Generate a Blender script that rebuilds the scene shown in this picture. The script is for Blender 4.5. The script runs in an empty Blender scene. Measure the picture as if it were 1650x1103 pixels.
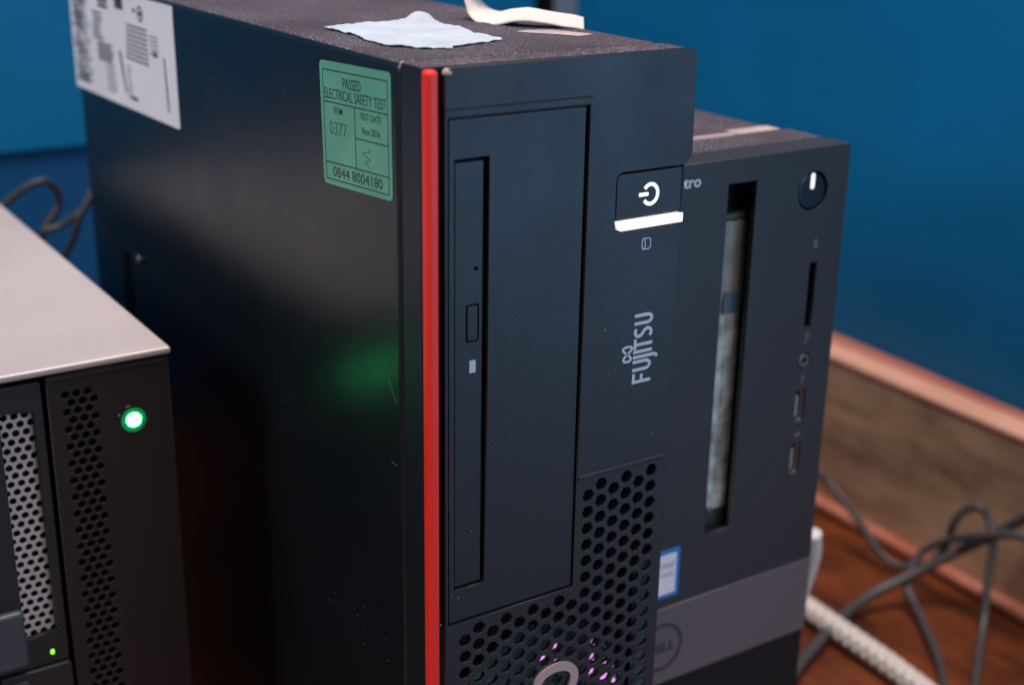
import bpy, bmesh, math, random
from mathutils import Vector, Matrix, noise
random.seed(7)
MM = 0.001
scene = bpy.context.scene
C = scene.collection

# ------------------------------------------------------------------ camera
cam_data = bpy.data.cameras.new('camera')
cam = bpy.data.objects.new('camera', cam_data); C.objects.link(cam)
cam_data.sensor_width = 36.0
cam_data.lens = 47.77
cam_data.clip_start = 0.01; cam_data.clip_end = 50.0
R_ = Vector((0.83720615, -0.54666605, 0.015559)); U_ = Vector((0.17168175, 0.28972561, 0.94158613))
W_ = Vector((0.51924101, 0.78563051, -0.33641265))
M = Matrix((R_, U_, -W_)).transposed().to_4x4()
M.translation = Vector((-177.27, -302.91, 386.46)) * MM
cam.matrix_world = M
cam_data.dof.use_dof = True
cam_data.dof.focus_distance = 0.402
cam_data.dof.aperture_fstop = 8.0
cam_data.dof.aperture_blades = 7
scene.camera = cam

# ------------------------------------------------------------------ world and lamps
w = bpy.data.worlds.new('World'); scene.world = w; w.use_nodes = True
bg = w.node_tree.nodes['Background']
bg.inputs[0].default_value = (0.12, 0.16, 0.22, 1); bg.inputs[1].default_value = 0.62

def area(name, loc, target, size, power, color, sy=None):
    l = bpy.data.lights.new(name, 'AREA'); l.energy = power; l.color = color; l.size = size
    if sy: l.shape = 'RECTANGLE'; l.size_y = sy
    o = bpy.data.objects.new(name, l); C.objects.link(o)
    o.location = loc
    o.rotation_euler = (Vector(target) - Vector(loc)).to_track_quat('-Z', 'Y').to_euler()
    return o
area('ceiling_light', (0.15, 0.05, 1.9), (0.1, 0.15, 0.3), 0.7, 34.0, (1.0, 0.86, 0.80))
area('room_light', (0.25, -1.3, 1.15), (0.1, 0.0, 0.3), 0.9, 7.0, (0.95, 0.90, 0.95))
area('blue_fill_light', (1.05, -1.25, 0.12), (0.1, 0.0, 0.3), 0.8, 9.0, (0.26, 0.60, 1.0), 0.5)  # added soft lamp, no window: gives the front faces their blue sheen
area('side_light', (-1.3, 0.05, 1.0), (0.0, 0.15, 0.25), 0.6, 10.0, (1.0, 0.93, 0.90))

scene.view_settings.view_transform = 'Standard'
scene.view_settings.look = 'None'
scene.view_settings.exposure = 0.0
scene.view_settings.gamma = 1.0
scene.render.engine = 'CYCLES'

# ------------------------------------------------------------------ materials
def mat(name, col, rough=0.5, spec=0.5, metal=0.0, emit=None, estr=0.0, bump=0.0, bscale=900.0,
        speck=None, speck_t=0.72, speck_scale=420.0, vary=0.0, vscale=12.0, rvary=0.0, coat=0.0):
    m = bpy.data.materials.new(name); m.use_nodes = True
    nt = m.node_tree; b = nt.nodes['Principled BSDF']
    b.inputs['Base Color'].default_value = (*col, 1); b.inputs['Roughness'].default_value = rough
    b.inputs['Specular IOR Level'].default_value = spec; b.inputs['Metallic'].default_value = metal
    b.inputs['Coat Weight'].default_value = coat
    if emit:
        b.inputs['Emission Color'].default_value = (*emit, 1); b.inputs['Emission Strength'].default_value = estr
    tc = nt.nodes.new('ShaderNodeTexCoord')
    def nz(scale, detail=2.0, rough_=0.5):
        n = nt.nodes.new('ShaderNodeTexNoise'); n.inputs['Scale'].default_value = scale
        n.inputs['Detail'].default_value = detail; n.inputs['Roughness'].default_value = rough_
        nt.links.new(tc.outputs['Object'], n.inputs['Vector']); return n
    src = None
    if vary:
        n = nz(vscale, 5); r = nt.nodes.new('ShaderNodeMapRange')
        r.inputs[1].default_value = 0.3; r.inputs[2].default_value = 0.7
        r.inputs[3].default_value = 1 - vary; r.inputs[4].default_value = 1 + vary
        nt.links.new(n.outputs[0], r.inputs[0])
        mx = nt.nodes.new('ShaderNodeMix'); mx.data_type = 'RGBA'; mx.blend_type = 'MULTIPLY'
        mx.inputs[0].default_value = 1; mx.inputs[6].default_value = (*col, 1)
        nt.links.new(r.outputs[0], mx.inputs[7]); src = mx.outputs[2]
        nt.links.new(src, b.inputs['Base Color'])
    if speck:
        n = nz(speck_scale, 1.0); n2 = nz(25.0, 3.0)
        ad = nt.nodes.new('ShaderNodeMath'); ad.operation = 'MULTIPLY_ADD'; ad.inputs[1].default_value = 0.35; ad.inputs[2].default_value = -0.175
        nt.links.new(n2.outputs[0], ad.inputs[0])
        su = nt.nodes.new('ShaderNodeMath'); su.operation = 'ADD'
        nt.links.new(n.outputs[0], su.inputs[0]); nt.links.new(ad.outputs[0], su.inputs[1])
        r = nt.nodes.new('ShaderNodeMapRange'); r.inputs[1].default_value = speck_t; r.inputs[2].default_value = speck_t + 0.05
        nt.links.new(su.outputs[0], r.inputs[0])
        mx = nt.nodes.new('ShaderNodeMix'); mx.data_type = 'RGBA'
        nt.links.new(r.outputs[0], mx.inputs[0])
        if src: nt.links.new(src, mx.inputs[6])
        else: mx.inputs[6].default_value = (*col, 1)
        mx.inputs[7].default_value = (*speck, 1)
        nt.links.new(mx.outputs[2], b.inputs['Base Color'])
    if rvary:
        n = nz(30, 4); r = nt.nodes.new('ShaderNodeMapRange')
        r.inputs[1].default_value = 0.3; r.inputs[2].default_value = 0.7
        r.inputs[3].default_value = rough - rvary; r.inputs[4].default_value = rough + rvary
        nt.links.new(n.outputs[0], r.inputs[0]); nt.links.new(r.outputs[0], b.inputs['Roughness'])
    if bump:
        n = nz(bscale, 2); bu = nt.nodes.new('ShaderNodeBump')
        bu.inputs['Strength'].default_value = bump; bu.inputs['Distance'].default_value = 0.0002
        nt.links.new(n.outputs[0], bu.inputs['Height']); nt.links.new(bu.outputs[0], b.inputs['Normal'])
    return m

M_face = mat('charcoal_plastic', (0.017, 0.0155, 0.018), 0.48, 0.5, bump=0.35, bscale=2500, speck=(0.25, 0.25, 0.27), speck_t=0.80, speck_scale=900, rvary=0.05)
M_drive = mat('drive_plastic', (0.016, 0.0145, 0.016), 0.46, 0.5, bump=0.3, bscale=2500, speck=(0.25, 0.25, 0.27), speck_t=0.81, speck_scale=900, rvary=0.04)
M_bezel_side = mat('navy_black_plastic', (0.006, 0.011, 0.016), 0.45, 0.45, bump=0.3, bscale=2500)
M_case = mat('painted_steel', (0.005, 0.009, 0.012), 0.33, 0.5, bump=0.25, bscale=1800, speck=(0.12, 0.12, 0.14), speck_t=0.80, speck_scale=800, rvary=0.04)
M_dusty = mat('dusty_painted_steel', (0.066, 0.055, 0.068), 0.85, 0.15, bump=0.5, bscale=1500, speck=(0.20, 0.18, 0.21), speck_t=0.60, speck_scale=1300, vary=0.25, vscale=22)
M_black = mat('black_plastic', (0.006, 0.006, 0.007), 0.6, 0.3)
M_inner = mat('black_steel', (0.004, 0.004, 0.005), 0.7, 0.2)
M_red = mat('red_plastic', (0.95, 0.035, 0.022), 0.42, 0.4, rvary=0.06)
M_white_glow = mat('lit_white_plastic', (0.9, 0.9, 0.88), 0.4, 0.5, emit=(1.0, 0.96, 0.86), estr=0.72)
M_print = mat('silver_print', (0.60, 0.61, 0.67), 0.5, 0.5, vary=0.08, vscale=200)
M_dimprint = mat('dim_print', (0.22, 0.23, 0.27), 0.5, 0.4)
M_emblem = mat('rose_silver_emblem', (0.62, 0.45, 0.42), 0.38, 0.5, metal=0.35, rvary=0.04)
M_green_label = mat('green_sticker', (0.125, 0.42, 0.29), 0.42, 0.45, vary=0.10, vscale=60)
M_green_edge = mat('pale_green_sticker', (0.24, 0.55, 0.44), 0.42, 0.45)
M_ink = mat('black_ink', (0.02, 0.03, 0.03), 0.5, 0.4)
M_grey_ink = mat('grey_ink', (0.09, 0.17, 0.14), 0.6, 0.3)
M_white_label = mat('white_sticker', (0.88, 0.87, 0.90), 0.28, 0.5, vary=0.05, vscale=30)
M_label_ink = mat('label_ink', (0.05, 0.055, 0.07), 0.5, 0.3)
M_label_pale = mat('pale_label_ink', (0.25, 0.26, 0.30), 0.5, 0.3)
M_paper = mat('torn_paper', (0.46, 0.53, 0.60), 0.8, 0.2, bump=0.8, bscale=300, vary=0.12, vscale=60)
M_tape = mat('old_paper_tape', (0.72, 0.64, 0.60), 0.75, 0.2, bump=0.5, bscale=250, vary=0.10, vscale=70)
M_adhesive = mat('adhesive_residue', (0.46, 0.36, 0.36), 0.6, 0.4, vary=0.2, vscale=90)
M_chip = mat('worn_paint', (0.50, 0.40, 0.33), 0.7, 0.2, vary=0.3, vscale=300)
M_dust = mat('pale_dust', (0.24, 0.24, 0.26), 0.8, 0.2)
M_scratch = mat('scratch_grey', (0.20, 0.22, 0.25), 0.6, 0.4)
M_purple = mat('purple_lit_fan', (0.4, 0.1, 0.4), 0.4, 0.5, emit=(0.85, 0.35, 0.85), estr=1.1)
M_cyan = mat('cyan_fan_lamp', (0.2, 0.5, 0.5), 0.5, 0.5, emit=(0.35, 0.85, 1.0), estr=650.0)
M_dell = mat('slate_plastic', (0.026, 0.025, 0.029), 0.52, 0.5, bump=0.35, bscale=2200, speck=(0.2, 0.2, 0.22), speck_t=0.81, speck_scale=700, rvary=0.04)
M_gloss = mat('glossy_slate_button', (0.012, 0.014, 0.018), 0.22, 0.6)
M_dell_band = mat('grey_satin_plastic', (0.135, 0.108, 0.115), 0.5, 0.5, bump=0.2, bscale=2200, vary=0.05, vscale=15)
M_dell_ink = mat('dark_grey_emblem', (0.045, 0.042, 0.045), 0.4, 0.5)
M_cage = mat('dusty_zinc_plate', (0.50, 0.54, 0.49), 0.6, 0.4, metal=0.2, vary=0.75, vscale=95)
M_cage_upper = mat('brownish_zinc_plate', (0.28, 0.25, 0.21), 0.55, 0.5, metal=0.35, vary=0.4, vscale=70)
M_cage_dark = mat('dark_greenish_drive_cage', (0.05, 0.055, 0.05), 0.5, 0.5, metal=0.4, vary=0.3, vscale=60)  # darker greenish metal for the cage lip and lower end
M_tape_blue = mat('blue_foil', (0.06, 0.11, 0.14), 0.5, 0.5)
M_blue_edge = mat('blue_sticker_edge', (0.02, 0.24, 0.62), 0.4, 0.5)
M_metal = mat('port_metal', (0.30, 0.29, 0.27), 0.35, 0.5, metal=0.9)
M_metal_light = mat('bright_contact_metal', (0.62, 0.60, 0.55), 0.4, 0.5, metal=0.5)
M_lid = mat('brushed_grey_lid', (0.50, 0.445, 0.43), 0.42, 0.5, metal=0.15, vary=0.09, vscale=14, bump=0.15, bscale=900)
M_server = mat('server_bezel_plastic', (0.020, 0.014, 0.014), 0.55, 0.4, bump=0.3, bscale=2000, vary=0.1)
M_carrier = mat('drive_tray_plastic', (0.020, 0.019, 0.021), 0.5, 0.45, bump=0.2, bscale=2000)
M_carrier_hi = mat('bluish_latch_plastic', (0.055, 0.065, 0.08), 0.42, 0.5)
M_grille = mat('grille_steel', (0.60, 0.53, 0.52), 0.5, 0.5, metal=0.25, vary=0.10, vscale=60)
M_led_core = mat('lit_green_button', (0.2, 0.8, 0.4), 0.4, 0.5, emit=(0.06, 1.0, 0.30), estr=36.0)
M_led_ring = mat('green_button_halo', (0.0, 0.2, 0.06), 0.4, 0.5, emit=(0.0, 1.0, 0.22), estr=0.14)
M_led_sym = mat('dim_green_symbol', (0.0, 0.4, 0.1), 0.4, 0.5, emit=(0.02, 0.75, 0.25), estr=0.9)
M_led_small = mat('lime_led', (0.2, 0.6, 0.05), 0.4, 0.5, emit=(0.28, 1.0, 0.03), estr=1.6)
M_wall = mat('blue_painted_wall', (0.001, 0.150, 0.345), 0.55, 0.25, vary=0.10, vscale=7, bump=0.6, bscale=260)
M_wall_low = mat('darker_blue_lower_wall', (0.006, 0.085, 0.235), 0.55, 0.25, vary=0.12, vscale=8)  # lower back wall, coloured a darker blue than the wall above
M_gap = mat('dark_gap', (0.004, 0.004, 0.006), 0.8, 0.1)
M_cable = mat('grey_cable', (0.06, 0.054, 0.056), 0.42, 0.5, vary=0.1, vscale=50)
M_cable_dark = mat('dark_cable', (0.03, 0.028, 0.032), 0.42, 0.5)
M_white_cable = mat('white_braid', (0.62, 0.57, 0.53), 0.75, 0.3, vary=0.12, vscale=300)
M_white_plug = mat('white_plug', (0.75, 0.72, 0.70), 0.4, 0.5)

def wood(name, c1, c2, rough, scale, stretch, bump=0.3, coat=0.0):
    m = bpy.data.materials.new(name); m.use_nodes = True
    nt = m.node_tree; b = nt.nodes['Principled BSDF']
    tc = nt.nodes.new('ShaderNodeTexCoord'); mp = nt.nodes.new('ShaderNodeMapping')
    mp.inputs['Scale'].default_value = stretch
    nt.links.new(tc.outputs['Object'], mp.inputs[0])
    n = nt.nodes.new('ShaderNodeTexNoise'); n.inputs['Scale'].default_value = scale; n.inputs['Detail'].default_value = 8
    n.inputs['Roughness'].default_value = 0.62; n.inputs['Distortion'].default_value = 0.6
    nt.links.new(mp.outputs[0], n.inputs['Vector'])
    n2 = nt.nodes.new('ShaderNodeTexNoise'); n2.inputs['Scale'].default_value = 14; n2.inputs['Detail'].default_value = 3
    nt.links.new(tc.outputs['Object'], n2.inputs['Vector'])
    mi = nt.nodes.new('ShaderNodeMix'); mi.data_type = 'FLOAT'; mi.inputs[0].default_value = 0.45
    nt.links.new(n.outputs[0], mi.inputs[2]); nt.links.new(n2.outputs[0], mi.inputs[3])
    r = nt.nodes.new('ShaderNodeValToRGB'); r.color_ramp.elements[0].position = 0.36; r.color_ramp.elements[1].position = 0.62
    r.color_ramp.elements[0].color = (*c1, 1); r.color_ramp.elements[1].color = (*c2, 1)
    nt.links.new(mi.outputs[0], r.inputs[0]); nt.links.new(r.outputs[0], b.inputs['Base Color'])
    b.inputs['Roughness'].default_value = rough; b.inputs['Coat Weight'].default_value = coat
    bu = nt.nodes.new('ShaderNodeBump'); bu.inputs['Strength'].default_value = bump; bu.inputs['Distance'].default_value = 0.0006
    nt.links.new(n.outputs[0], bu.inputs['Height']); nt.links.new(bu.outputs[0], b.inputs['Normal'])
    return m
M_desk = wood('varnished_red_wood', (0.035, 0.008, 0.003), (0.21, 0.05, 0.013), 0.36, 9.0, (6, 1.2, 6), 0.3, 0.0)
M_board = wood('bare_brown_wood', (0.22, 0.115, 0.06), (0.74, 0.48, 0.29), 0.75, 9.0, (5, 1.0, 5), 0.5)
M_trim_red = wood('red_stained_strip', (0.34, 0.10, 0.06), (0.52, 0.20, 0.13), 0.45, 9.0, (5, 1.0, 5), 0.2)
M_trim = wood('pink_varnished_edge', (0.60, 0.30, 0.20), (0.75, 0.42, 0.30), 0.4, 9.0, (5, 1.0, 5), 0.2)

# ------------------------------------------------------------------ geometry helpers (millimetres in, metres out)
def empty(name, loc, label, cat, group=None):
    o = bpy.data.objects.new(name, None); C.objects.link(o)
    o.empty_display_size = 0.02
    o.location = Vector(loc) * MM
    o['label'] = label; o['category'] = cat
    if group: o['group'] = group
    return o

def root_of(o):
    v = Vector((0, 0, 0))
    while o is not None:
        v += o.location; o = o.parent
    return v

def link(name, me, m, parent=None, kind=None, label=None, smooth=False):
    """mesh comes in world millimetres; origin goes to its centre, location is relative to the parent"""
    vs = me.vertices
    if len(vs):
        c = sum((v.co for v in vs), Vector()) / len(vs)
    else: c = Vector()
    for v in vs: v.co = (v.co - c) * MM
    o = bpy.data.objects.new(name, me); C.objects.link(o)
    o.parent = parent
    o.location = c * MM - root_of(parent)
    if m: me.materials.clear(); me.materials.append(m)
    if kind: o['kind'] = kind
    if label: o['label'] = label
    if smooth:
        for p in me.polygons: p.use_smooth = True
    return o

def place2d(me, to, at):
    """local (a,b,depth) -> world. front: a=x b=z depth=-y (towards the viewer); left: a=-y b=z depth=-x; top: a=x b=y depth=z"""
    for v in me.vertices:
        a, b, d = v.co
        if to == 'front': v.co = (a, at - d, b)
        elif to == 'left': v.co = (at - d, -a, b)
        elif to == 'top': v.co = (a, b, at + d)
        elif to == 'right': v.co = (at + d, a, b)

def plate_mesh(loops, t, bevel=0.0, seg=2, to='front', at=0.0):
    """filled outline with holes; loops[0] is outer. Front face lies at 'at', thickness goes backwards."""
    def area_(l): return sum(l[i][0]*l[(i+1) % len(l)][1] - l[(i+1) % len(l)][0]*l[i][1] for i in range(len(l)))
    cu = bpy.data.curves.new('tmp', 'CURVE'); cu.dimensions = '2D'; cu.fill_mode = 'BOTH'
    for i, l in enumerate(loops):
        s = area_(l)
        if (i == 0) != (s > 0): l = l[::-1]
        sp = cu.splines.new('POLY'); sp.points.add(len(l) - 1)
        for p, q in zip(sp.points, l): p.co = (q[0], q[1], 0, 1)
        sp.use_cyclic_u = True
    cu.extrude = max(t / 2 - bevel, 0.001); cu.bevel_depth = bevel; cu.bevel_resolution = seg - 1
    cu.offset = -bevel
    o = bpy.data.objects.new('tmp', cu); C.objects.link(o)
    bpy.context.view_layer.update()
    dg = bpy.context.evaluated_depsgraph_get()
    me = bpy.data.meshes.new_from_object(o.evaluated_get(dg))
    bpy.data.objects.remove(o); bpy.data.curves.remove(cu)
    for v in me.vertices: v.co.z -= t / 2
    bm = bmesh.new(); bm.from_mesh(me); bmesh.ops.remove_doubles(bm, verts=bm.verts, dist=0.0005)
    bmesh.ops.recalc_face_normals(bm, faces=bm.faces); bm.to_mesh(me); bm.free()
    place2d(me, to, at)
    bm = bmesh.new(); bm.from_mesh(me); bmesh.ops.recalc_face_normals(bm, faces=bm.faces); bm.to_mesh(me); bm.free()
    return me

def rect(x0, x1, y0, y1, r=0.0, n=4, corners=(1, 1, 1, 1)):
    if r <= 0: return [(x0, y0), (x1, y0), (x1, y1), (x0, y1)]
    out = []
    for k, (cx, cy, a0) in enumerate(((x0, y0, 180), (x1, y0, 270), (x1, y1, 0), (x0, y1, 90))):
        if not corners[k]: out.append((cx, cy)); continue
        ox = cx + (r if cx == x0 else -r); oy = cy + (r if cy == y0 else -r)
        for i in range(n + 1):
            a = math.radians(a0 + 90 * i / n); out.append((ox + r * math.cos(a), oy + r * math.sin(a)))
    return out
def circ(cx, cy, r, n=24, ry=None):
    ry = ry or r
    return [(cx + r * math.cos(2*math.pi*i/n), cy + ry * math.sin(2*math.pi*i/n)) for i in range(n)]
def hexa(cx, cy, r, rot=0.0):
    return [(cx + r*math.cos(math.radians(60*i + rot)), cy + r*math.sin(math.radians(60*i + rot))) for i in range(6)]

def plate(name, loops, t, m, parent, bevel=0.0, seg=2, to='front', at=0.0, **k):
    return link(name, plate_mesh(loops, t, bevel, seg, to, at), m, parent, **k)

def box_bm(bm, x0, x1, y0, y1, z0, z1, r=0.0, seg=2):
    res = bmesh.ops.create_cube(bm, size=1.0)
    vs = res['verts']
    for v in vs:
        v.co = ((x0+x1)/2 + v.co.x*(x1-x0), (y0+y1)/2 + v.co.y*(y1-y0), (z0+z1)/2 + v.co.z*(z1-z0))
    if r > 0:
        es = list({e for v in vs for e in v.link_edges})
        bmesh.ops.bevel(bm, geom=es, offset=r, segments=seg, profile=0.5, affect='EDGES')
def box(name, b, m, parent, r=0.0, seg=2, **k):
    bm = bmesh.new(); box_bm(bm, *b, r, seg)
    me = bpy.data.meshes.new(name); bm.to_mesh(me); bm.free()
    return link(name, me, m, parent, **k)
def boxes(name, bl, m, parent, r=0.0, **k):
    bm = bmesh.new()
    for b in bl: box_bm(bm, *b, r)
    me = bpy.data.meshes.new(name); bm.to_mesh(me); bm.free()
    return link(name, me, m, parent, **k)

def strokes_mesh(lines, width, t, to, at):
    """polylines (a,b[,w]) drawn as thin raised ribbons in one mesh"""
    bm = bmesh.new()
    t0 = t
    for li, ln in enumerate(lines):
        t = t0 + 0.004*(li % 40)
        closed = len(ln) > 2 and ln[0][:2] == ln[-1][:2]
        pts = [Vector(p[:2]) for p in ln]; ws = [p[2] if len(p) > 2 else width for p in ln]
        n = len(pts); L = []; Rr = []
        for i in range(n):
            if closed: a = pts[i-1] if i > 0 else pts[-2]; b = pts[i+1] if i < n-1 else pts[1]
            else: a = pts[max(i-1, 0)]; b = pts[min(i+1, n-1)]
            d1 = (pts[i]-a); d2 = (b-pts[i])
            d1 = d1.normalized() if d1.length > 1e-9 else d2.normalized()
            d2 = d2.normalized() if d2.length > 1e-9 else d1
            tt = (d1 + d2); tt = tt.normalized() if tt.length > 1e-6 else d1
            nn = Vector((-tt.y, tt.x)); k = 1 / max(0.45, nn.dot(Vector((-d1.y, d1.x))))
            h = ws[i] / 2 * k
            L.append(pts[i] + nn*h); Rr.append(pts[i] - nn*h)
        def mk(p, d): return bm.verts.new((p.x, p.y, d))
        TL = [mk(p, t) for p in L]; TR = [mk(p, t) for p in Rr]
        BL = [mk(p, 0) for p in L]; BR = [mk(p, 0) for p in Rr]
        for i in range(n-1):
            bm.faces.new((TR[i], TR[i+1], TL[i+1], TL[i]))
            bm.faces.new((BL[i], TL[i], TL[i+1], BL[i+1])); bm.faces.new((TR[i], BR[i], BR[i+1], TR[i+1]))
        if not closed:
            bm.faces.new((BR[0], TR[0], TL[0], BL[0])); bm.faces.new((TR[-1], BR[-1], BL[-1], TL[-1]))
    me = bpy.data.meshes.new('stroke'); bm.to_mesh(me); bm.free()
    place2d(me, to, at)
    return me

def text_mesh(items, t, to, at, xf=None):
    """items: (string, centre a, centre b, height, width or None, bold offset); xf maps (a,b)->(a,b)"""
    bm = bmesh.new()
    for s, ca, cb, h, wd, off in items:
        cu = bpy.data.curves.new('tmp', 'FONT'); cu.body = s; cu.size = 1.0; cu.resolution_u = 3
        cu.align_x = 'CENTER'; cu.fill_mode = 'FRONT'; cu.offset = off
        o = bpy.data.objects.new('tmp', cu); C.objects.link(o); bpy.context.view_layer.update()
        me = bpy.data.meshes.new_from_object(o.evaluated_get(bpy.context.evaluated_depsgraph_get()))
        bpy.data.objects.remove(o); bpy.data.curves.remove(cu)
        if not len(me.vertices): continue
        xs = [v.co.x for v in me.vertices]; ys = [v.co.y for v in me.vertices]
        sx0, sx1, sy0, sy1 = min(xs), max(xs), min(ys), max(ys)
        sc = h / (sy1 - sy0); sw = sc if wd is None else wd / (sx1 - sx0)
        for v in me.vertices:
            a = (v.co.x - (sx0+sx1)/2)*sw + ca; b = (v.co.y - (sy0+sy1)/2)*sc + cb
            if xf: a, b = xf(a, b)
            v.co = (a, b, t)
        bm.from_mesh(me); bpy.data.meshes.remove(me)
    me = bpy.data.meshes.new('text'); bm.to_mesh(me); bm.free()
    place2d(me, to, at)
    return me

def merge(mes):
    bm = bmesh.new()
    for m_ in mes: bm.from_mesh(m_)
    me = bpy.data.meshes.new('merged'); bm.to_mesh(me); bm.free(); return me

def spline(pts, n=10):
    P = [Vector(p) for p in pts]; P = [2*P[0]-P[1]] + P + [2*P[-1]-P[-2]]; out = []
    for i in range(1, len(P)-2):
        for k in range(n):
            t = k/n; p0, p1, p2, p3 = P[i-1:i+3]
            out.append(0.5*((2*p1)+(p2-p0)*t+(2*p0-5*p1+4*p2-p3)*t*t+(3*p1-p0-3*p2+p3)*t**3))
    out.append(P[-2]); return out
def tube_mesh(pts, r, n=12, sub=10, braid=False):
    P = spline(pts, sub); bm = bmesh.new(); rings = []
    up = Vector((0, 0, 1)); s = 0.0
    for i, p in enumerate(P):
        t = (P[min(i+1, len(P)-1)] - P[max(i-1, 0)]).normalized()
        if i: s += (p - P[i-1]).length
        a = up - t*up.dot(t)
        if a.length < 1e-3: a = Vector((1, 0, 0)) - t*t.x
        a.normalize(); up = a; b = t.cross(a); ring = []
        for k in range(n):
            th = 2*math.pi*k/n; rr = r
            if braid:
                m1 = math.sin(4*th + s*0.95); m2 = math.sin(4*th - s*0.95)
                rr = r*(0.90 + 0.15*max(m1, m2) + 0.03*math.sin(16*th))
            ring.append(bm.verts.new(p + (a*math.cos(th) + b*math.sin(th))*rr))
        rings.append(ring)
    for i in range(len(rings)-1):
        for k in range(n): bm.faces.new((rings[i][k], rings[i][(k+1) % n], rings[i+1][(k+1) % n], rings[i+1][k]))
    bm.faces.new(rings[0][::-1]); bm.faces.new(rings[-1])
    me = bpy.data.meshes.new('tube'); bm.to_mesh(me); bm.free(); return me

def top_level(o, label=None, cat=None, kind=None, group=None):
    if label: o['label'] = label
    if cat: o['category'] = cat
    if kind: o['kind'] = kind
    if group: o['group'] = group
    return o

# ------------------------------------------------------------------ the setting: desk, walls, ledge
box('desk_surface', (-900, 560, -320, 595, -30, 0), M_desk, None, 1.5, kind='structure')
def slanted(name, m, xa, ya, xb, yb, thick, z0, z1, r=0.0, seg=3, **k):
    """wall-like slab whose room side runs from (xa,ya) to (xb,yb)"""
    bm = bmesh.new(); L = math.hypot(xb-xa, yb-ya); box_bm(bm, 0, thick, 0, L, z0, z1, r, seg)
    ang = math.atan2(xb-xa, yb-ya)
    bm.transform(Matrix.Translation((xa, ya, 0)) @ Matrix.Rotation(-ang, 4, 'Z'))
    me = bpy.data.meshes.new(name); bm.to_mesh(me); bm.free(); return link(name, me, m, **k)
slanted('right_wall', M_wall, 419, -320, 464, 583, 60, 0.3, 1100, kind='structure')
# back wall with the dark joint near the corner
box('back_wall', (-1000, 436, 600, 660, 201, 1100), M_wall, None, 1.0, kind='structure')
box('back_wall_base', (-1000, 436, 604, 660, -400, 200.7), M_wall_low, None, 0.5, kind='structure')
box('corner_joint', (436.3, 461, 610, 655, 0.3, 1100), M_gap, None, kind='structure')

ledge = empty('wooden_ledge', (430, 150, 0), 'brown timber beam with pale top board along the foot of the blue wall', 'wood beam')
slanted('beam', M_board, 404, -320, 428, 583, 20, 7.5, 97, parent=ledge, label='brown rough timber face')
slanted('top_board', M_trim, 403.2, -320, 427.2, 583, 19, 97.1, 102, 1.8, parent=ledge, label='pale peach board laid on top')
slanted('back_strip', M_trim_red, 422.4, -320, 446.4, 583, 14, 97.1, 102.6, 1.8, parent=ledge, label='redder strip against the blue wall')
slanted('beam_back', M_board, 424.3, -320, 448.3, 583, 12, 7.5, 97, parent=ledge)
slanted('base_trim', M_trim_red, 397, -320, 421, 583, 11, 0.3, 7.3, 3.0, parent=ledge, label='rounded pinkish strip at the foot')

# ------------------------------------------------------------------ FUJITSU desktop
PC = empty('desktop_computer', (40, 160, 0), 'tall black desktop computer with red stripe, green test sticker and FUJITSU lettering', 'computer')
X0, X1, TOP = -4.3, 84.0, 335.5
# case wrap
bm = bmesh.new(); box_bm(bm, X0, X1, 14.6, 312, 6, TOP, 2.6, 4)
me = bpy.data.meshes.new('case'); bm.to_mesh(me); bm.free()
case = link('case', me, M_case, PC)
me.materials.append(M_dusty)
for p in me.polygons:
    if p.normal.z > 0.8: p.material_index = 1
    p.use_smooth = abs(p.normal.z) < 0.99 and abs(p.normal.x) < 0.99 and abs(p.normal.y) < 0.99
# rear side handle: recessed groove made from raised rim strips
boxes('side_rim', [(X0-0.9, X0+0.5, 262, 264, 12, 226), (X0-0.9, X0+0.5, 246, 262, 224, 226)], M_case, PC, 0.3)
plate('side_groove', [rect(-270.5, -264, 12, 226, 1)], 0.4, M_inner, PC, 0.1, to='left', at=X0-0.1)
plate('screw', [circ(-247, 223, 2.2, 12)], 1.2, M_metal, PC, 0.3, to='left', at=X0-1.0)
# bezel side frame (behind the seam line) and top
bez = box('bezel_frame', (X0, X1, 3.4, 14.2, 169.8, TOP-0.2), M_bezel_side, PC, 0.5, 3)
boxes('bezel_side', [(X0, X0+2.2, 3.4, 14.2, 6, 169.6), (X0+2.3, X0+5.6, 3.2, 4.4, 6, 169.6), (X0+2.3, X1-2.7, 2.5, 14.2, 6, 12)], M_bezel_side, PC, 0.2)
box('bezel_side', (X1-2.6, X1, 2.0, 14.2, 6, 169.6), M_inner, PC, 0.2)
box('inner_wall', (X0+2.4, X1-2.8, 13.6, 14.1, 12.3, 169.4), M_inner, PC)
bez.data.materials.append(M_dusty)
for p in bez.data.polygons:
    if p.normal.z > 0.9: p.material_index = 1
# red stripe
plate('red_stripe', [rect(X0-0.45, X0+3.0, -2.9, 0.6, 1.1, 5)], 1, M_red, PC) if False else None
box('red_stripe', (X0-0.35, X0+3.25, -0.7, 3.2, 6, TOP-0.6), M_red, PC, 1.2, 5)

# face plate with openings and hex vents
FX0 = 0.9
outer = [(FX0+1.2, 8)] + [(82.2, 8), (83.3, 302.0)] + \
        [(84.2, 302.4), (85.4, 303.6), (85.9, 305.2), (85.4, 333.6), (85.0, 334.6), (84.2, TOP-0.2)] + [(FX0+2.2, TOP-0.2), (FX0+0.6, TOP-1.2), (FX0, TOP-2.8), (FX0, 8)]
outer = [(FX0, 8)] + outer[1:-1]
DX0, DX1, DZ0, DZ1 = 2.6, 47.0, 171.3, 321.6
holes = [rect(DX0-0.75, DX1+0.8, DZ0-0.6, DZ1+0.7)]
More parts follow.
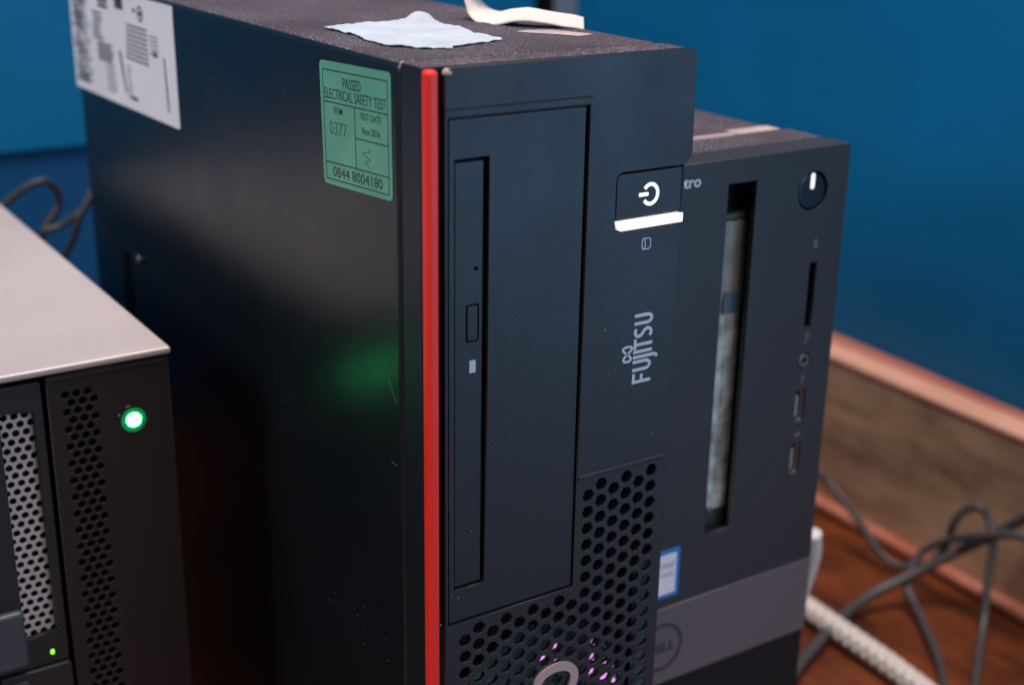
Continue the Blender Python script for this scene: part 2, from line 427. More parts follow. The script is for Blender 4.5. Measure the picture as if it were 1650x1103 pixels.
# power button recess opening (button + light bar)
holes.append([(58.0, 287.0)] + [(58.0, 299.3), (58.5, 300.8), (60.0, 301.6), (82.6, 301.6), (82.6, 283.6), (60.0, 283.6), (58.5, 284.6)])
pitch = 5.68; cp = pitch*0.866
n_h = 0
for ci in range(0, 16):
    cx = 76.7 - cp*ci
    if cx < 6.5: break
    z = 204.1 - (pitch/2 if ci % 2 else 0)
    while z > 45:
        ok = z < 206 and cx > 49.8
        if cx <= 49.8: ok = z < DZ0 - 2.9 + 0.0
        if ok:
            holes.append(hexa(cx, z, 2.2)); n_h += 1
        z -= pitch
face = plate('face_panel', [outer] + holes, 1.7, M_face, PC, 0.2, 2, at=0.0)
# sloping lip above the drive door
bm = bmesh.new()
q = [bm.verts.new(c) for c in ((1.2, -0.12, 324.6), (48.6, -0.12, 324.6), (48.6, 0.5, 321.9), (1.2, 0.5, 321.9), (1.2, 0.9, 324.6), (48.6, 0.9, 324.6))]
for f in ((0, 3, 2, 1), (0, 1, 5, 4), (1, 2, 5), (0, 4, 3), (3, 4, 5, 2)): bm.faces.new([q[i] for i in f])
bmesh.ops.recalc_face_normals(bm, faces=bm.faces)
me = bpy.data.meshes.new('door_lip'); bm.to_mesh(me); bm.free(); link('door_lip', me, M_face, PC)
# ridge above the vent
box('vent_ridge', (47.6, 82.4, -0.75, 0.3, 207.5, 209.1), M_face, PC, 0.5)
# backing inside the cavity
box('inner_backing', (FX0+0.5, 82, 3.0, 3.3, 169.9, 330), M_inner, PC)
# drive door with slot
SX0, SX1, SZ0, SZ1 = 4.9, 15.0, 182.0, 310.4
door = plate('drive_door', [rect(DX0, DX1, DZ0, DZ1, 0.4, 2), rect(SX0-0.5, SX1+0.3, SZ0-0.3, SZ1+0.5)], 1.9, M_drive, PC, 0.18, 2, at=0.85)
odd = plate('disc_drive', [rect(SX0+.35, SX1-0.9, SZ0+.3, SZ1-0.7, 0.3, 2), rect(8.85, 13.0, 258.5, 269.5, 0.5, 3), circ(12.0, 279.7, 0.62, 12)], 0.9, M_drive, PC, 0.12, 2, at=2.0)
plate('eject_button', [rect(9.3, 12.6, 258.95, 269.05, 0.4, 3)], 0.8, M_drive, odd, 0.12, 2, at=1.95)
plate('activity_window', [rect(10.0, 12.0, 249.3, 253.0)], 0.12, M_print, odd, at=1.9)
# power button
pb = plate('power_button', [[(58.45, 287.5), (58.45, 299.2), (58.9, 300.4), (60.2, 301.0), (83.0, 301.0), (83.0, 287.5)]], 1.6, M_face, PC, 0.2, 2, at=0.35)
arc = []
for i in range(25):
    a = math.radians(180+36 + (360-72)*i/24); arc.append((70.9 + 2.7*math.cos(a), 294.1 + 2.95*math.sin(a)))
def capped(pts, w_):
    return pts
link('power_symbol', merge([strokes_mesh([arc], 1.12, 0.12, 'front', 0.35), strokes_mesh([[(66.6, 294.2, .8), (66.85, 294.2, 1.15), (69.9, 294.2, 1.15), (70.15, 294.2, .8)]], 1.15, 0.12, 'front', 0.35)]), M_white_glow, pb)
plate('light_bar', [[(58.35, 287.1), (58.35, 286.0), (58.9, 284.8), (60.1, 284.2), (83.2, 284.2), (83.4, 284.6), (83.4, 286.7), (83.2, 287.1)]], 2.2, M_white_glow, PC, 0.25, 2, at=-0.35)
# disk icon
ic = [(68.9, 277.6), (70.9, 277.6), (71.6, 278.3), (71.6, 280.2), (70.9, 280.9), (68.9, 280.9)]
ell = circ(69.0, 279.25, 0.62, 14, 1.65); ell.append(ell[0])
link('disk_icon', strokes_mesh([[(69.2, 277.6), (71.0, 277.6), (71.6, 278.2), (71.6, 280.3), (71.0, 280.9), (69.2, 280.9)], ell], 0.33, 0.05, 'front', 0.0), M_print, PC)
# FUJITSU lettering: drawn along s (upwards), t (to the left); baseline x=bx
def FJ(s, t_): return (73.0 - t_ + 0.0 - (s-235)*0.0, s)
H_ = 7.2
L = []
W1 = 1.35
L += [[(236.0, 0), (236.0, H_)], [(235.4, H_-0.6), (239.4, H_-0.6)], [(236.3, 3.6), (238.9, 3.6)]]
def U(s0, wdt, hh=H_):
    return [(s0, hh)] + [(s0, 2.4)] + [(s0 + wdt/2 - wdt/2*math.cos(a), 2.4 - 1.8*math.sin(a)) for a in [math.pi*i/10 for i in range(1, 10)]] + [(s0+wdt, 2.4), (s0+wdt, hh)]
L += [U(240.9, 3.2)]
L += [[(246.0, H_), (246.0, -0.6), (245.7, -1.6), (244.9, -2.2)]]
L += [[(248.1, H_), (248.1, 0)]]
L += [[(250.9, H_-0.2), (250.9, 0)], [(249.0, H_-0.6), (253.2, H_-0.6)]]
S_ = [(257.2, 6.3), (256.4, 6.75), (255.3, 6.7), (254.4, 6.1), (254.2, 5.1), (254.7, 4.3), (255.6, 3.7), (256.6, 3.0), (257.0, 2.1), (256.6, 1.1), (255.6, .6), (254.5, .7), (253.9, 1.2)]
L += [S_]
L += [U(259.3, 3.1)]
SC = 22.6/(263.1-235.3)
lines = [[(74.2 - t_*1.0, 235.0 + (s-235.3)*SC*0.999) for s, t_ in ln] for ln in L]
lw = 1.02
inf = []
for i in range(41):
    a = 2*math.pi*i/40
    inf.append((63.9 + 0.0 + 1.45*math.sin(2*a)*1.0, 247.0 + 2.75*math.cos(a)))
inf = [(64.8 + 1.6*math.sin(2*a)*(1.0 + .15*math.cos(a)), 245.2 + 2.4*math.cos(a)) for a in [2*math.pi*i/48 for i in range(48)]]; inf.append(inf[0])
link('brand_lettering', merge([strokes_mesh(lines, lw, 0.06, 'front', 0.0), strokes_mesh([inf], 0.75, 0.05, 'front', 0.0)]), M_print, PC)
# infinity emblem at the bottom
emb = [(41.4 + 7.3*math.sin(2*a) + 0.0, 125.2 + 18.5*math.cos(a)) for a in [2*math.pi*i/72 for i in range(72)]]; emb.append(emb[0])
link('infinity_emblem', strokes_mesh([emb], 2.9, 0.9, 'front', 0.0), M_emblem, PC)
# purple bits seen through the vents (lit fan behind)
fan = plate('fan', [circ(42, 118, 36, 40), circ(42, 118, 33.5, 40)], 3, M_black, PC, 0, at=11)
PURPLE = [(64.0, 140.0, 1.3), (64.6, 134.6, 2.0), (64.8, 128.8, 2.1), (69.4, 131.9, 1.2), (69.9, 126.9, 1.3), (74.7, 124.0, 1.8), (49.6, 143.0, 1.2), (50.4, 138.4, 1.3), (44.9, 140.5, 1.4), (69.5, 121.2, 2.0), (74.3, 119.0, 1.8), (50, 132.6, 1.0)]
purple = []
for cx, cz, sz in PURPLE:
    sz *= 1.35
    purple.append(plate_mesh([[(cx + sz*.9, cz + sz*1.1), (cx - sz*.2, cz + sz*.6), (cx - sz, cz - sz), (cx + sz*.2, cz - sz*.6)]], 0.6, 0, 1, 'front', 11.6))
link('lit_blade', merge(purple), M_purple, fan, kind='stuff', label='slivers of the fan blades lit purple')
bm = bmesh.new(); bmesh.ops.create_icosphere(bm, subdivisions=2, radius=4.0); bm.transform(Matrix.Translation((20, 8.3, 98)))
me = bpy.data.meshes.new('fan_lamp'); bm.to_mesh(me); bm.free(); link('fan_lamp', me, M_cyan, fan, smooth=True)

# stickers on the left side panel ------------------------------------------
def bil(c, u, v):   # c = TL,TR,BR,BL as (y,z); u right (towards front), v down -> (a=-y, b=z)
    y = (1-v)*((1-u)*c[0][0] + u*c[1][0]) + v*((1-u)*c[3][0] + u*c[2][0])
    z = (1-v)*((1-u)*c[0][1] + u*c[1][1]) + v*((1-u)*c[3][1] + u*c[2][1])
    return (-y, z)
G = [(63.1, 330.0), (19.4, 331.9), (19.0, 296.8), (62.0, 293.7)]
loop = [bil(G, *p) for p in rect(0, 1, 0, 1, 0.045, 4)]
gs = plate('test_sticker', [loop], 0.15, M_green_label, PC, to='left', at=X0-0.16, label='green PASSED ELECTRICAL SAFETY TEST sticker')
strip = [bil(G, *p) for p in rect(0.06, 0.94, 0.825, 0.945, 0.0)]
items = [('PASSED', .47, .155, .085, .26, 0), ('ELECTRICAL SAFETY TEST', .50, .255, .085, .87, 0),
         ('ITEM', .26, .385, .05, .13, 0.01), ('TEST DATE', .72, .385, .055, .29, 0.0), ('Nov 2016', .725, .495, .06, .25, 0.004),
         ('0844 8004180', .51, .885, .085, .72, 0)]
def gx(u, v): return bil(G, u, 1-v)
its = [(s, cu_, 1-cv, h, wd, off) for s, cu_, cv, h, wd, off in items]
link('lettering', merge([text_mesh(its, 0.06, 'left', X0-0.16, gx),
     strokes_mesh([[bil(G, .045, .07), bil(G, .955, .07), bil(G, .955, .955), bil(G, .045, .955), bil(G, .045, .07)],
                   [bil(G, .045, .325), bil(G, .955, .325)], [bil(G, .5, .325), bil(G, .5, .815)], [bil(G, .5, .57), bil(G, .955, .57)],
                   [bil(G, .045, .815), bil(G, .955, .815)]], 0.34, 0.05, 'left', X0-0.16)]), M_ink, gs)
smudge = [[bil(G, .66+.05*math.sin(i*2.1)+0.02*math.cos(i*5), .63+.022*i) for i in range(8)]]
link('stamped_number', merge([text_mesh([('0377', .25, 1-.53, .11, .26, 0)], 0.07, 'left', X0-0.16, gx), strokes_mesh(smudge, 0.35, 0.06, 'left', X0-0.16)]), M_grey_ink, gs)

Wt = [(315.5, 333.2), (185.6, 333.6), (184.9, 288.8), (315.3, 287.0)]
ws = plate('rating_sticker', [[bil(Wt, *p) for p in rect(0, 1, 0, 1, 0.012, 3)]], 0.15, M_white_label, PC, to='left', at=X0-0.16, label='large white rating sticker with small print')
dk = []; pl = []
def bar(L_, y0, y1, z, h=0.8): L_.append([(-y0, z, h), (-y1, z, h)])
bar(dk, 252, 242, 329.2, 5.0); bar(pl, 249, 245, 329.2, 2.0)
rg = circ(-221.5, 327.3, 2.6, 16); rg.append(rg[0]); dk.append([(a, b, 1.0) for a, b in rg]); bar(dk, 223.5, 219.5, 327.3, 1.6)
bar(dk, 230, 227, 328, 1.5)
for i in range(8): bar(dk, 239+i*.4, 215, 321.6-i*1.85, 0.8)
for i in range(6): bar(dk, 284-random.random()*3, 270+random.random()*8, 322.5-i*2.0, 1.0)
for i in range(6): bar(dk, 279, 258+random.random()*4, 310.5-i*1.35, 0.8)
for i in range(10): bar(pl, 269, 256.5+random.random()*3, 303.5-i*1.3, 0.6)
for i in range(3): bar(dk, 276-random.random()*3, 262, 330.5-i*2.2, 1.5)
dk.append([(-249.5, 310, 2.2), (-248, 304.5, 2.0), (-246.5, 299.5, 1.6), (-244.5, 293.8, 1.4)])
for i in range(9): bar(pl, 242, 238.5-random.random()*3, 305-i*1.5, 0.7)
bar(dk, 239, 231, 290.3+2.6, 1.4)
for i in range(26): bar(dk, 313.5-random.random()*6, 303-random.random()*10, 330-i*1.55, 0.7 + .6*random.random())
for i in range(24): bar(pl, 302-random.random()*6, 293-random.random()*6, 329-i*1.6, 0.7)
dk.append([(-197.2, 313.5, 1.2), (-196.2, 303, 1.4), (-195.5, 293.5, 1.2)])
for i in range(5): bar(pl, 211+random.random()*2, 203, 320-i*1.6, 0.7)
bar(dk, 209, 205, 313.5, 1.8)
link('small_print', strokes_mesh(dk, 0.8, 0.06, 'left', X0-0.16), M_label_ink, ws, kind='stuff')
link('pale_print', strokes_mesh(pl, 0.8, 0.05, 'left', X0-0.16), M_label_pale, ws, kind='stuff')

# worn paint along the seam and corners
bm = bmesh.new()
def chip(bm, x, y, z, s, ax):
    n = random.randint(5, 7); vs = []
    for i in range(n):
        a = 2*math.pi*i/n; r = s*random.uniform(.5, 1.1)
        if ax == 'x': vs.append(bm.verts.new((x, y + r*math.cos(a)*.7, z + r*math.sin(a)*1.3)))
        else: vs.append(bm.verts.new((x + r*math.cos(a), y, z + r*math.sin(a))))
    bm.faces.new(vs)
for i in range(46):
    z = random.choice([random.uniform(268, 334), random.uniform(120, 334)])
    chip(bm, X0-0.03, 14.75 + random.uniform(-.05, .15), z, random.uniform(.06, .2), 'x')
for i in range(12): chip(bm, FX0+0.8+random.uniform(0, .6), -0.02, random.uniform(130, 330), random.uniform(.06, .2), 'y')
me = bpy.data.meshes.new('w'); bm.to_mesh(me); bm.free()
link('paint_chips', me, M_scratch, PC, kind='stuff')
def blob(name, c, s, m, parent):
    bm = bmesh.new(); bmesh.ops.create_icosphere(bm, subdivisions=2, radius=1)
    for v in bm.verts:
        k = 1 + 0.25*noise.noise(v.co*2.3 + Vector(c)); v.co = Vector((v.co.x*s[0]*k, v.co.y*s[1]*k, v.co.z*s[2]*k)) + Vector(c)
    me = bpy.data.meshes.new(name); bm.to_mesh(me); bm.free(); return link(name, me, m, parent, smooth=True)
blob('worn_corner', (2.2, 0.7, TOP-1.5), (1.7, 0.85, 1.1), M_chip, PC)
blob('worn_corner', (X0+0.85, 14.2, TOP-1.0), (0.9, 1.0, 0.95), M_chip, PC)
for ln in ([(-23.5, 243.5), (-18.6, 236.8)], [(-22.5, 217.7), (-19, 217.2)]): link('scratch', strokes_mesh([ln], 0.12, 0.03, 'left', X0), M_scratch, PC)

bm = bmesh.new()
for i in range(16): chip(bm, X0+random.uniform(.9, 2.2), -0.72, random.uniform(150, 330), random.uniform(.06, .16), 'y')
for i in range(70): chip(bm, random.uniform(3, 82), -0.015 if i % 3 else -0.02, random.uniform(172, 333), random.uniform(.05, .13), 'y')
me = bpy.data.meshes.new('w'); bm.to_mesh(me); bm.free()
link('dust_specks', me, M_dust, PC, kind='stuff')
# torn labels on the top ------------------------------------------------------
def sheet(name, outline, z, m, parent, amp=0.5, label=None, hump=None, res=2.0, thick=0.25):
    me = plate_mesh([outline], 0.001, 0, 1, 'top', z)
    bm = bmesh.new(); bm.from_mesh(me)
    top = [f for f in bm.faces if abs(f.normal.z) > .9]
    kill = [f for f in bm.faces if f not in top]
    bmesh.ops.delete(bm, geom=kill, context='FACES')
    # keep only one side
    bm.verts.ensure_lookup_table(); zs = max(v.co.z for v in bm.verts)
    bmesh.ops.delete(bm, geom=[v for v in bm.verts if v.co.z < zs-0.0003], context='VERTS')
    for _ in range(12):
        es = [e for e in bm.edges if e.calc_length() > res]
        if not es: break
        bmesh.ops.subdivide_edges(bm, edges=es, cuts=1); bmesh.ops.triangulate(bm, faces=bm.faces)
    for v in bm.verts:
        h = noise.noise(Vector((v.co.x*.12, v.co.y*.12, 3.3)))*.5+.5 + 0.5*noise.noise(Vector((v.co.x*.4, v.co.y*.4, 1)))
        v.co.z = z + 0.12 + max(0, h)*amp + (hump(v.co.x, v.co.y) if hump else 0)
    me2 = bpy.data.meshes.new(name); bm.to_mesh(me2); bm.free()
    o = link(name, me2, m, parent, label=label)
    md = o.modifiers.new('thickness', 'SOLIDIFY'); md.thickness = thick*MM; md.offset = 1
    return o
torn = [(8.3, 85.4), (8.0, 82.2), (9.1, 78.5), (8.4, 73.0), (9.5, 66.5), (7.5, 60.2), (6.4, 55.5), (6.4, 47), (5.6, 42.5), (6.6, 39.8), (9.5, 37.6), (11.3, 33.5), (13.8, 30.5), (16.8, 30.6), (18.6, 28.2), (20.2, 28.4), (21.6, 30.8), (25.0, 31.2), (29.0, 33.2), (33.5, 34.2), (38, 36.0), (42.8, 37.9), (43.4, 39.5), (42.3, 41.5), (43.2, 46.5), (42.8, 53.5), (44.5, 60), (46.2, 68), (45.7, 77), (48.5, 86.2), (49.5, 96.5), (46.4, 97.5), (44.0, 94.5), (40, 92.8), (31, 89.4), (24.0, 91.2), (20, 89.0), (13.5, 87.5)]
sheet('torn_label', torn, TOP, M_paper, PC, 0.7, 'torn pale blue paper label', hump=lambda x, y: 2.2*math.exp(-((x-47)**2+(y-94)**2)/24), res=1.6)
sheet('label_residue', [(58, 53.5), (60, 50), (66, 42), (69, 35.6), (72.5, 36.2), (76, 38.5), (73.5, 45), (71, 52), (63, 55.5)], TOP, M_adhesive, PC, 0.05, 'old pinkish adhesive patch', thick=0.06)
# curled tape
def ribbon(name, path, wdt, m, parent, label=None):
    P = spline(path, 8); bm = bmesh.new(); rows = []
    for i, p in enumerate(P):
        f = i/(len(P)-1)
        t = (P[min(i+1, len(P)-1)] - P[max(i-1, 0)]).normalized()
        side = Vector((0.74, 0.62, 0.30)); side = (side - t*side.dot(t)).normalized()
        wv = wdt*(0.8 + 0.2*min(1, f*2.2)) * (1 if f < .9 else 1)
        row = []
        for k in range(7):
            s = (k/6-.5)*wv
            jag = 0.35*noise.noise(Vector((f*14, k*3.1, 0)))
            row.append(bm.verts.new(p + side*(s + jag) + Vector((0, 0, 0.25*noise.noise(Vector((f*9, k*.7, 5)))))))
        rows.append(row)
    for i in range(len(rows)-1):
        for k in range(6): bm.faces.new((rows[i][k], rows[i][k+1], rows[i+1][k+1], rows[i+1][k]))
    me = bpy.data.meshes.new(name); bm.to_mesh(me); bm.free()
    o = link(name, me, m, parent, label=label, smooth=True)
    md = o.modifiers.new('thickness', 'SOLIDIFY'); md.thickness = 0.5*MM; md.offset = 0
    return o
ribbon('curled_label', [(84, 54, TOP+1.2), (79, 57, TOP+2.2), (73.5, 61, TOP+3.2), (69, 66, TOP+3.6), (67.0, 74, TOP+2.0), (66.5, 82, TOP+1.2), (66, 88, TOP+3.0), (65.5, 91.5, TOP+7), (67.5, 93.5, TOP+11.5), (73, 93.5, TOP+14.5), (78, 91, TOP+16)], 10.5, M_tape, PC, 'curled up cream paper label')

# ------------------------------------------------------------------ DELL desktop
DC = empty('desktop_computer', (140, 190, 0), 'smaller slate grey desktop computer with empty drive slot and grey lower band', 'computer')
Dx0, Dx1, Dy, Dtop = 92.0, 185.0, 29.4, 293.0
c2 = box('case', (Dx0+0.5, Dx1-1.6, 62.5, 338, 5, Dtop-0.6), M_case, DC, 1.2, 3)
c2.data.materials.append(M_dusty)
for p in c2.data.polygons:
    if p.normal.z > 0.9: p.material_index = 1
side_frame = box('bezel_frame', (Dx0, Dx1, Dy+14, 61.2, 5, Dtop), M_dusty, DC, 1.0, 3)
# hollow bezel front: four walls behind the front plate so the slot has depth
boxes('bezel_wall', [(Dx0, Dx0+2, Dy+2, Dy+14.5, 5, Dtop-0.05), (Dx1-2, Dx1-0.05, Dy+2, Dy+14.5, 5, Dtop-0.05), (Dx0+2, Dx1-2, Dy+2, Dy+14.5, Dtop-2, Dtop-0.1)], M_dell, DC)
usb_h = [rect(169.1, 173.7, 189.3, 202.2, .5, 2), rect(168.9, 173.5, 167.8, 180.6, .5, 2)]
usb_h = [rect(169.0, 173.6, z0, z0+12.8, .5, 2) for z0 in (189.2, 167.7)]
slot = rect(128.3, 141.0, 153.4, 284.4)
card = rect(169.9, 173.2, 226.2, 251.0, .3, 2)
fp = plate('face_panel', [[(Dx0, 129.0), (Dx1, 129.0), (Dx1, Dtop-.4), (Dx1-.5, Dtop), (Dx0+.4, Dtop), (Dx0, Dtop-.4)], slot, card, circ(168.0, 277.6, 7.1, 32), circ(171.6, 213.5, 3.0, 20)] + usb_h, 2.4, M_dell, DC, 0.25, 2, at=Dy)
plate('lower_band', [[(Dx0, 96.6), (Dx1-.1, 96.6), (Dx1-.1, 128.7), (Dx0, 128.7)]], 2.6, M_dell_band, DC, 0.35, 2, at=Dy-0.5)
plate('lower_panel', [[(Dx0, 6), (Dx1-.3, 6), (Dx1-.3, 96.3), (Dx0, 96.3)]], 2.4, M_black, DC, 0.3, 2, at=Dy+0.4)
rg = circ(110.3, 112.4, 9.3, 48); rg.append(rg[0])
link('brand_emblem', merge([strokes_mesh([rg], 1.25, 0.25, 'front', Dy-0.5), text_mesh([('D', 104.9, 112.4, 4.6, 3.4, .03), ('L', 112.3, 112.4, 4.6, 2.8, .03), ('L', 115.4, 112.4, 4.6, 2.8, .03)], 0.2, 'front', Dy-0.5),
     strokes_mesh([[(109.9, 114.3, .8), (107.7, 112.9, .8)], [(110.4, 112.9, .8), (108.2, 111.7, .8)], [(110.9, 111.4, .8), (108.9, 110.3, .8)], [(107.7, 113.0, .8), (109.0, 110.2, .8)]], 0.8, 0.2, 'front', Dy-0.5)]), M_dell_ink, DC)
link('brand_lettering', text_mesh([('Vostro', 107.6, 287.1, 4.0, 16.6, .03)], 0.06, 'front', Dy), M_print, DC)
# open drive slot: cage plate, ribs and foil inside
bm = bmesh.new()
box_bm(bm, 120, 143.6, Dy+6.5, Dy+7.3, 159, 269.5, 0.3)
box_bm(bm, 131.6, 133.2, Dy+5.9, Dy+6.6, 168, 262, 0.3); box_bm(bm, 137.2, 138.0, Dy+6.1, Dy+6.6, 172, 256, 0.2)
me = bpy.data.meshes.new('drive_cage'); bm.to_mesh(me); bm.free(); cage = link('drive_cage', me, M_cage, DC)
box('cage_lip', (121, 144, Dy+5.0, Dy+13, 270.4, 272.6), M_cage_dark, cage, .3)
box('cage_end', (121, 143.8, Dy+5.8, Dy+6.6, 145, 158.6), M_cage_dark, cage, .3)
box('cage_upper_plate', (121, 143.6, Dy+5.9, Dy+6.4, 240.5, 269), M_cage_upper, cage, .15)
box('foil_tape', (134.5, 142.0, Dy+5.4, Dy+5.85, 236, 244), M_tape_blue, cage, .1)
plate('rivet', [circ(134.6, 160.2, 1.2, 10)], 0.8, M_metal, cage, .2, at=Dy+5.2)
# power button
pw = plate('power_button', [circ(168.0, 277.6, 6.5, 32)], 1.2, M_gloss, DC, 0.6, 4, at=Dy+0.5)
plate('light_line', [rect(166.9, 168.9, 278.2, 284.0, .9, 3)], 0.3, M_white_glow, pw, .06, at=Dy+0.38)
# ports
plate('card_slot', [rect(169.95, 173.15, 226.3, 250.9)], .3, M_inner, DC, at=Dy+4)
jk = plate('audio_jack', [circ(171.6, 213.5, 2.6, 20), circ(171.6, 213.5, 1.25, 14)], 1.4, M_metal, DC, .3, at=Dy+0.1)
plate('contact', [circ(171.6, 213.5, 1.9, 16), circ(171.6, 213.5, 1.3, 14)], .2, M_metal, jk, at=Dy+0.1)
usb = None
for z0 in (189.2, 167.7):
    if usb is None:
        usb = plate('usb_port', [rect(169.1, 173.5, z0+.1, z0+12.7, .5, 2), rect(169.35, 173.25, z0+.35, z0+12.45, .2, 2)], 6, M_metal, DC, 0, at=Dy+0.7)
        tg = box('tongue', (171.0, 171.8, Dy+1.8, Dy+7, z0+1.6, z0+10.0), M_metal_light, usb, .15)
        bk = plate('port_back', [rect(169.3, 173.3, z0+.3, z0+12.5)], .3, M_inner, usb, at=Dy+7)
    else:
        u2 = usb.copy(); C.objects.link(u2); u2.location = usb.location + Vector((0, 0, -21.5*MM))
        for ch in (tg, bk):
            c_ = ch.copy(); C.objects.link(c_); c_.parent = u2
# small icons
def ring(cx, cz, r, n=14, w_=.3):
    l = circ(cx, cz, r, n); l.append(l[0]); return [(a, b, w_) for a, b in l]
for ics in ([ring(171.7, 258.3, .75), [(171.7, 258.4, .3), (171.7, 260.2, .3)], ring(171.7, 257.0, .45)],
            [[(170.6, 222.2, .45), (172.6, 222.2, .45)], [(171.0, 223.6, .4), (172.3, 223.6, .4), (172.6, 224.6, .4)], [(170.6, 221.2, .4), (171.8, 220.4, .4)]],
            [ring(171.4, 206.6, .9), [(171.4, 205.3, .35), (171.4, 204.2, .35)]],
            [[(169.7, 183.8, .5), (173, 183.8, .5)], [(170.6, 183.8, .3), (171.6, 185.0, .3), (172.3, 185.0, .3)]]):
    link('port_icon', strokes_mesh(ics, .35, .05, 'front', Dy), M_dimprint, DC)
# processor sticker
st = plate('processor_sticker', [rect(106.6, 116.9, 132.9, 152.4, .5, 3)], .2, M_blue_edge, DC, at=Dy-0.2)
plate('sticker_face', [rect(107.0, 115.3, 134.4, 150.6, .3, 2)], .1, M_white_label, st, at=Dy-0.3)
link('lettering', text_mesh([('intel', 111.2, 146.5, 2.6, 6.0, 0), ('inside', 111.2, 142.6, 1.9, 6.0, 0)], .05, 'front', Dy-0.3), M_label_pale, st)
# pale strip between bezel and case, with its latch
boxes('seam_strip', [(Dx0+2, 168, 61.3, 62.4, Dtop-2, Dtop-0.15)], M_adhesive, DC)
bm = bmesh.new(); box_bm(bm, 128, 160, 62.3, 64.6, Dtop-.7, Dtop+.25, .2); box_bm(bm, 159.5, 180, 60.2, 67.6, Dtop-.5, Dtop+.45, .2)
me = bpy.data.meshes.new('release_latch'); bm.to_mesh(me); bm.free(); link('release_latch', me, M_adhesive, DC)

# ------------------------------------------------------------------ small server on the left
SV = empty('small_server', (-143, 240, 0), 'low black server at left with pale grey lid and glowing green power button', 'server')
Sy = 112.0
lid = box('lid', (-249, -38.6, Sy-0.6, 374, 229.8, 232.3), M_lid, SV, 0.9, 4)
box('body', (-247.5, -40.0, Sy+16, 372, 8, 229.6), M_black, SV, .8)
# right bezel pillar with perforation
hs = []
r_i = 0; z = 221.8
while z > 20:
    for k in range(3):
        cx = -73.9 + 3.6*k + (1.8 if r_i % 2 else 0)
        hs.append(hexa(cx, z, 1.35, 30))
    z -= 3.02; r_i += 1
hs.append(circ(-52.5, 208.6, 4.2, 28))
plate('front_pillar', [[(-79.6, 8), (-39.4, 8), (-39.4, 229.0), (-79.6, 229.0)]] + hs, 2.2, M_server, SV, .25, 2, at=Sy+0.6)
boxes('pillar_wall', [(-79.5, -78, Sy+2.8, Sy+16, 8, 228.9), (-41, -39.5, Sy+2.8, Sy+16, 8, 228.9)], M_server, SV)
btn = plate('power_button', [circ(-52.5, 208.6, 4.1, 28)], 1.2, M_led_ring, SV, .2, at=Sy+0.9)
plate('button_light', [circ(-52.5, 208.6, 2.45, 28)], .3, M_led_core, btn, .05, at=Sy+0.65)
arc2 = [(-52.5 + 1.15*math.cos(a), 208.4 + 1.15*math.sin(a)) for a in [math.radians(120 + 300*i/16) for i in range(17)]]
link('power_symbol', strokes_mesh([arc2, [(-52.5, 208.8), (-52.5, 210.3)]], .5, .05, 'front', Sy+0.62), M_led_sym, btn)
link('button_mark', strokes_mesh([[(-54.9, 213.6, .5), (-53.4, 214.0, .5)], ring(-57.3, 211.3, .3, 8, .3)], .4, .05, 'front', Sy+0.6), M_dimprint, SV)
# slim ridge under the lid
box('lid_rail', (-79.6, -40, Sy+0.1, Sy+1, 227.4, 228.2), M_carrier, SV, .2)
# drive trays (three side by side; the frame shows the right one)
def tray(x1, label=None):
    x0 = x1 - 23.2
    fr = plate('drive_tray', [rect(x0, x1, 126.8, 227.6, .8, 3), [(x1-13.6, 137.6), (x1-3.0, 138.6), (x1-3.0, 217.9), (x1-13.6, 218.9)]], 2.6, M_carrier, SV, .3, 2, at=Sy+1.2)
    gh = []; z = 219.5; i = 0
    while z > 136:
        for k in range(-1, 4):
            cx = x1-13.4 + 3.3*k + (1.65 if i % 2 else 0)
            gh.append(hexa(cx, z, 1.32, 30))
        z -= 2.9; i += 1
    plate('grille', [rect(x1-20, x1-.6, 133.5, 222.5)] + gh, .8, M_grille, fr, 0, at=Sy+3.9)
    plate('status_light', [circ(x1-5.4, 130.9, .72, 12, 1.0)], .4, M_led_small, fr, .08, at=Sy+1.0)
    box('latch_handle', (x0-6, x1-13.8, Sy-2.5, Sy+1.1, 129.8, 150.8), M_carrier_hi, fr, 1.4, 4)
    low = plate('lower_tray', [rect(x0, x1+.3, 20, 126.2, 1.2, 3)], 3.2, M_carrier, SV, .5, 3, at=Sy-0.2)
    plate('latch_inset', [rect(x0-2, x1-14.5, 24, 123.5, 1.0, 3)], .5, M_carrier_hi, low, .2, at=Sy-.6)
    return fr
tray(-81.2)
tray(-106.5)
box('tray_well', (-247, -80.2, Sy+5.5, Sy+15.8, 8, 228.8), M_inner, SV)
plate('left_panel', [rect(-247.5, -131.5, 8, 229)], 3, M_server, SV, .3, at=Sy+1)

# ------------------------------------------------------------------ cables
def cable(name, pts, r, m, label, cat='cable', group=None, **k):
    o = link(name, tube_mesh(pts, r, **k), m, smooth=True)
    return top_level(o, label, cat, group=group)
cable('power_cable', [(250.1, 97.9, 5.0), (269.7, 108.1, 5.0), (288.7, 116.4, 5.0), (318.5, 128.0, 6.0), (346.7, 132.9, 10.0), (370.9, 125.1, 20.0), (388.9, 112.7, 34.0), (399.4, 98.7, 48.0), (405.3, 85.9, 62.0), (405.6, 63.5, 84.0)], 2.9, M_cable,
      'thickest grey cable rising in a nearly straight line to the right edge')
cable('power_cable', [(403.1, 64.2, 56.0), (397.0, 82.3, 56.0), (392.5, 93.9, 52.0), (389.5, 106.7, 46.0), (386.9, 120.1, 38.0), (380.7, 128.5, 29.0), (372.1, 128.4, 20.0), (367.4, 123.9, 12.0), (361.5, 110.6, 7.0), (347.9, 90.2, 5.0), (334.8, 72.8, 4.0), (319.2, 56.9, 4.0), (292.8, 31.7, 4.0)], 2.3, M_cable,
      'thin grey cable bending in a wide loop under the thicker cable', sub=8)
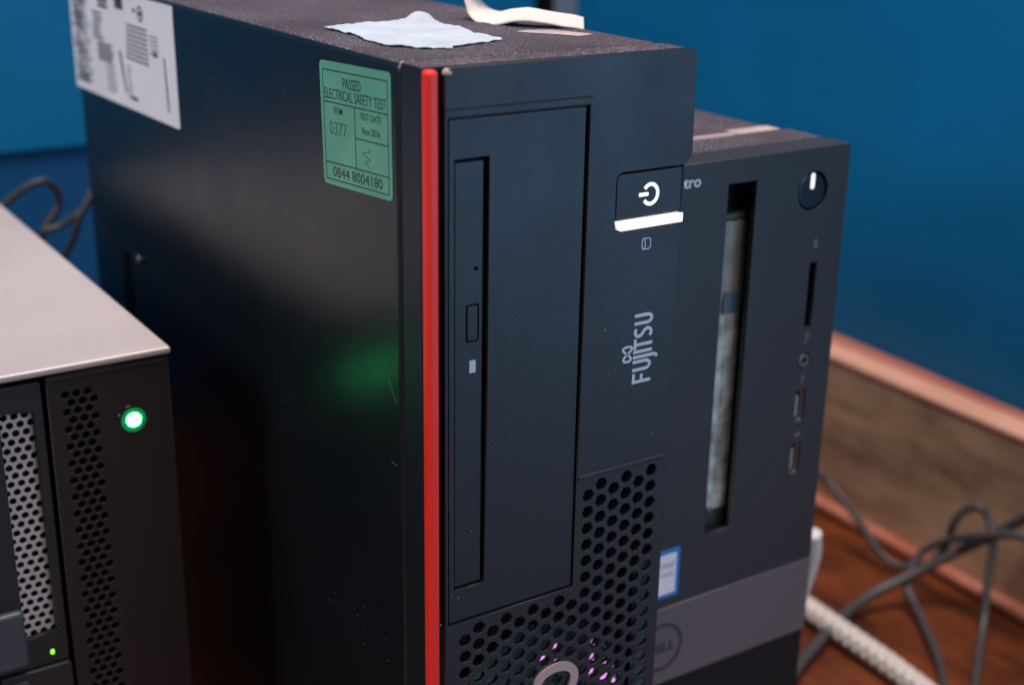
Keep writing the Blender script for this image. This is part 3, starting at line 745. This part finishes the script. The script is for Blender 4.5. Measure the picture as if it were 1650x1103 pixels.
cable('power_cable', [(369.4, 212.4, 45.0), (386.8, 211.3, 40.0), (389.2, 197.5, 32.0), (390.2, 182.2, 22.0), (389.9, 168.5, 12.0), (392.2, 155.6, 6.0), (396.1, 143.4, 9.0), (392.8, 127.8, 22.0), (390.4, 119.6, 38.0), (389.6, 117.0, 50.0), (393.1, 113.6, 58.0), (395.5, 107.2, 62.0), (397.7, 102.2, 58.0), (394.2, 94.9, 50.0), (390.4, 91.1, 38.0), (384.3, 87.0, 25.0), (376.5, 80.6, 12.0), (359.9, 68.9, 5.0), (331.7, 49.0, 4.0), (300.3, 27.1, 4.0)], 2.3, M_cable,
      'grey cable dipping to the desk, then arching up in a narrow upright loop', sub=8)
cable('braided_cable', [(326, 300, 6.5), (322, 240, 6.5), (317, 195, 6.5), (313.6, 150, 6.5), (311, 112, 6.5), (308, 75, 6.5), (300, 20, 6.5), (288, -60, 6.5)], 6.0, M_white_cable,
      'thick white braided cable lying on the desk beside the slate computer', n=48, sub=40, braid=True)
plug = top_level(link('cable_plug', tube_mesh([(228, 78, 60), (230, 74, 80), (231, 71, 96), (229, 70, 109)], 4.2, n=16), M_white_plug, None, smooth=True), 'rounded white plug peeking out behind the slate computer', 'plug')
cable('rear_cable', [(-34.7, 400.0, 211.2), (-25.2, 400.0, 214.8), (-18.6, 400.0, 219.5), (-10.4, 400.0, 224.3), (-2.4, 400.0, 226.0), (3.4, 400.0, 221.1), (4.2, 400.0, 212.8), (-3.2, 400.0, 202.2), (-9.0, 400.0, 191.3), (-11.9, 400.0, 178.3)], 1.9, M_cable_dark,
      'dark cable arching up behind the server lid at the far left')
cable('rear_cable', [(12.4, 365.0, 225.7), (9.6, 365.0, 221.3), (4.6, 365.0, 214.0), (0.5, 365.0, 203.3), (-4.2, 365.0, 196.0), (-9.6, 365.0, 187.1)], 1.8, M_cable_dark,
      'dark cable slanting down from the rear edge of the tall black computer')
cable('rear_cable', [(-15.0, 375.0, 198.3), (-11.2, 375.0, 205.8), (-3.3, 375.0, 207.9), (4.2, 375.0, 211.8), (9.9, 375.0, 215.9), (15.6, 375.0, 226.5)], 1.7, M_cable_dark,
      'short cable crossing between the two rear cables behind the server')
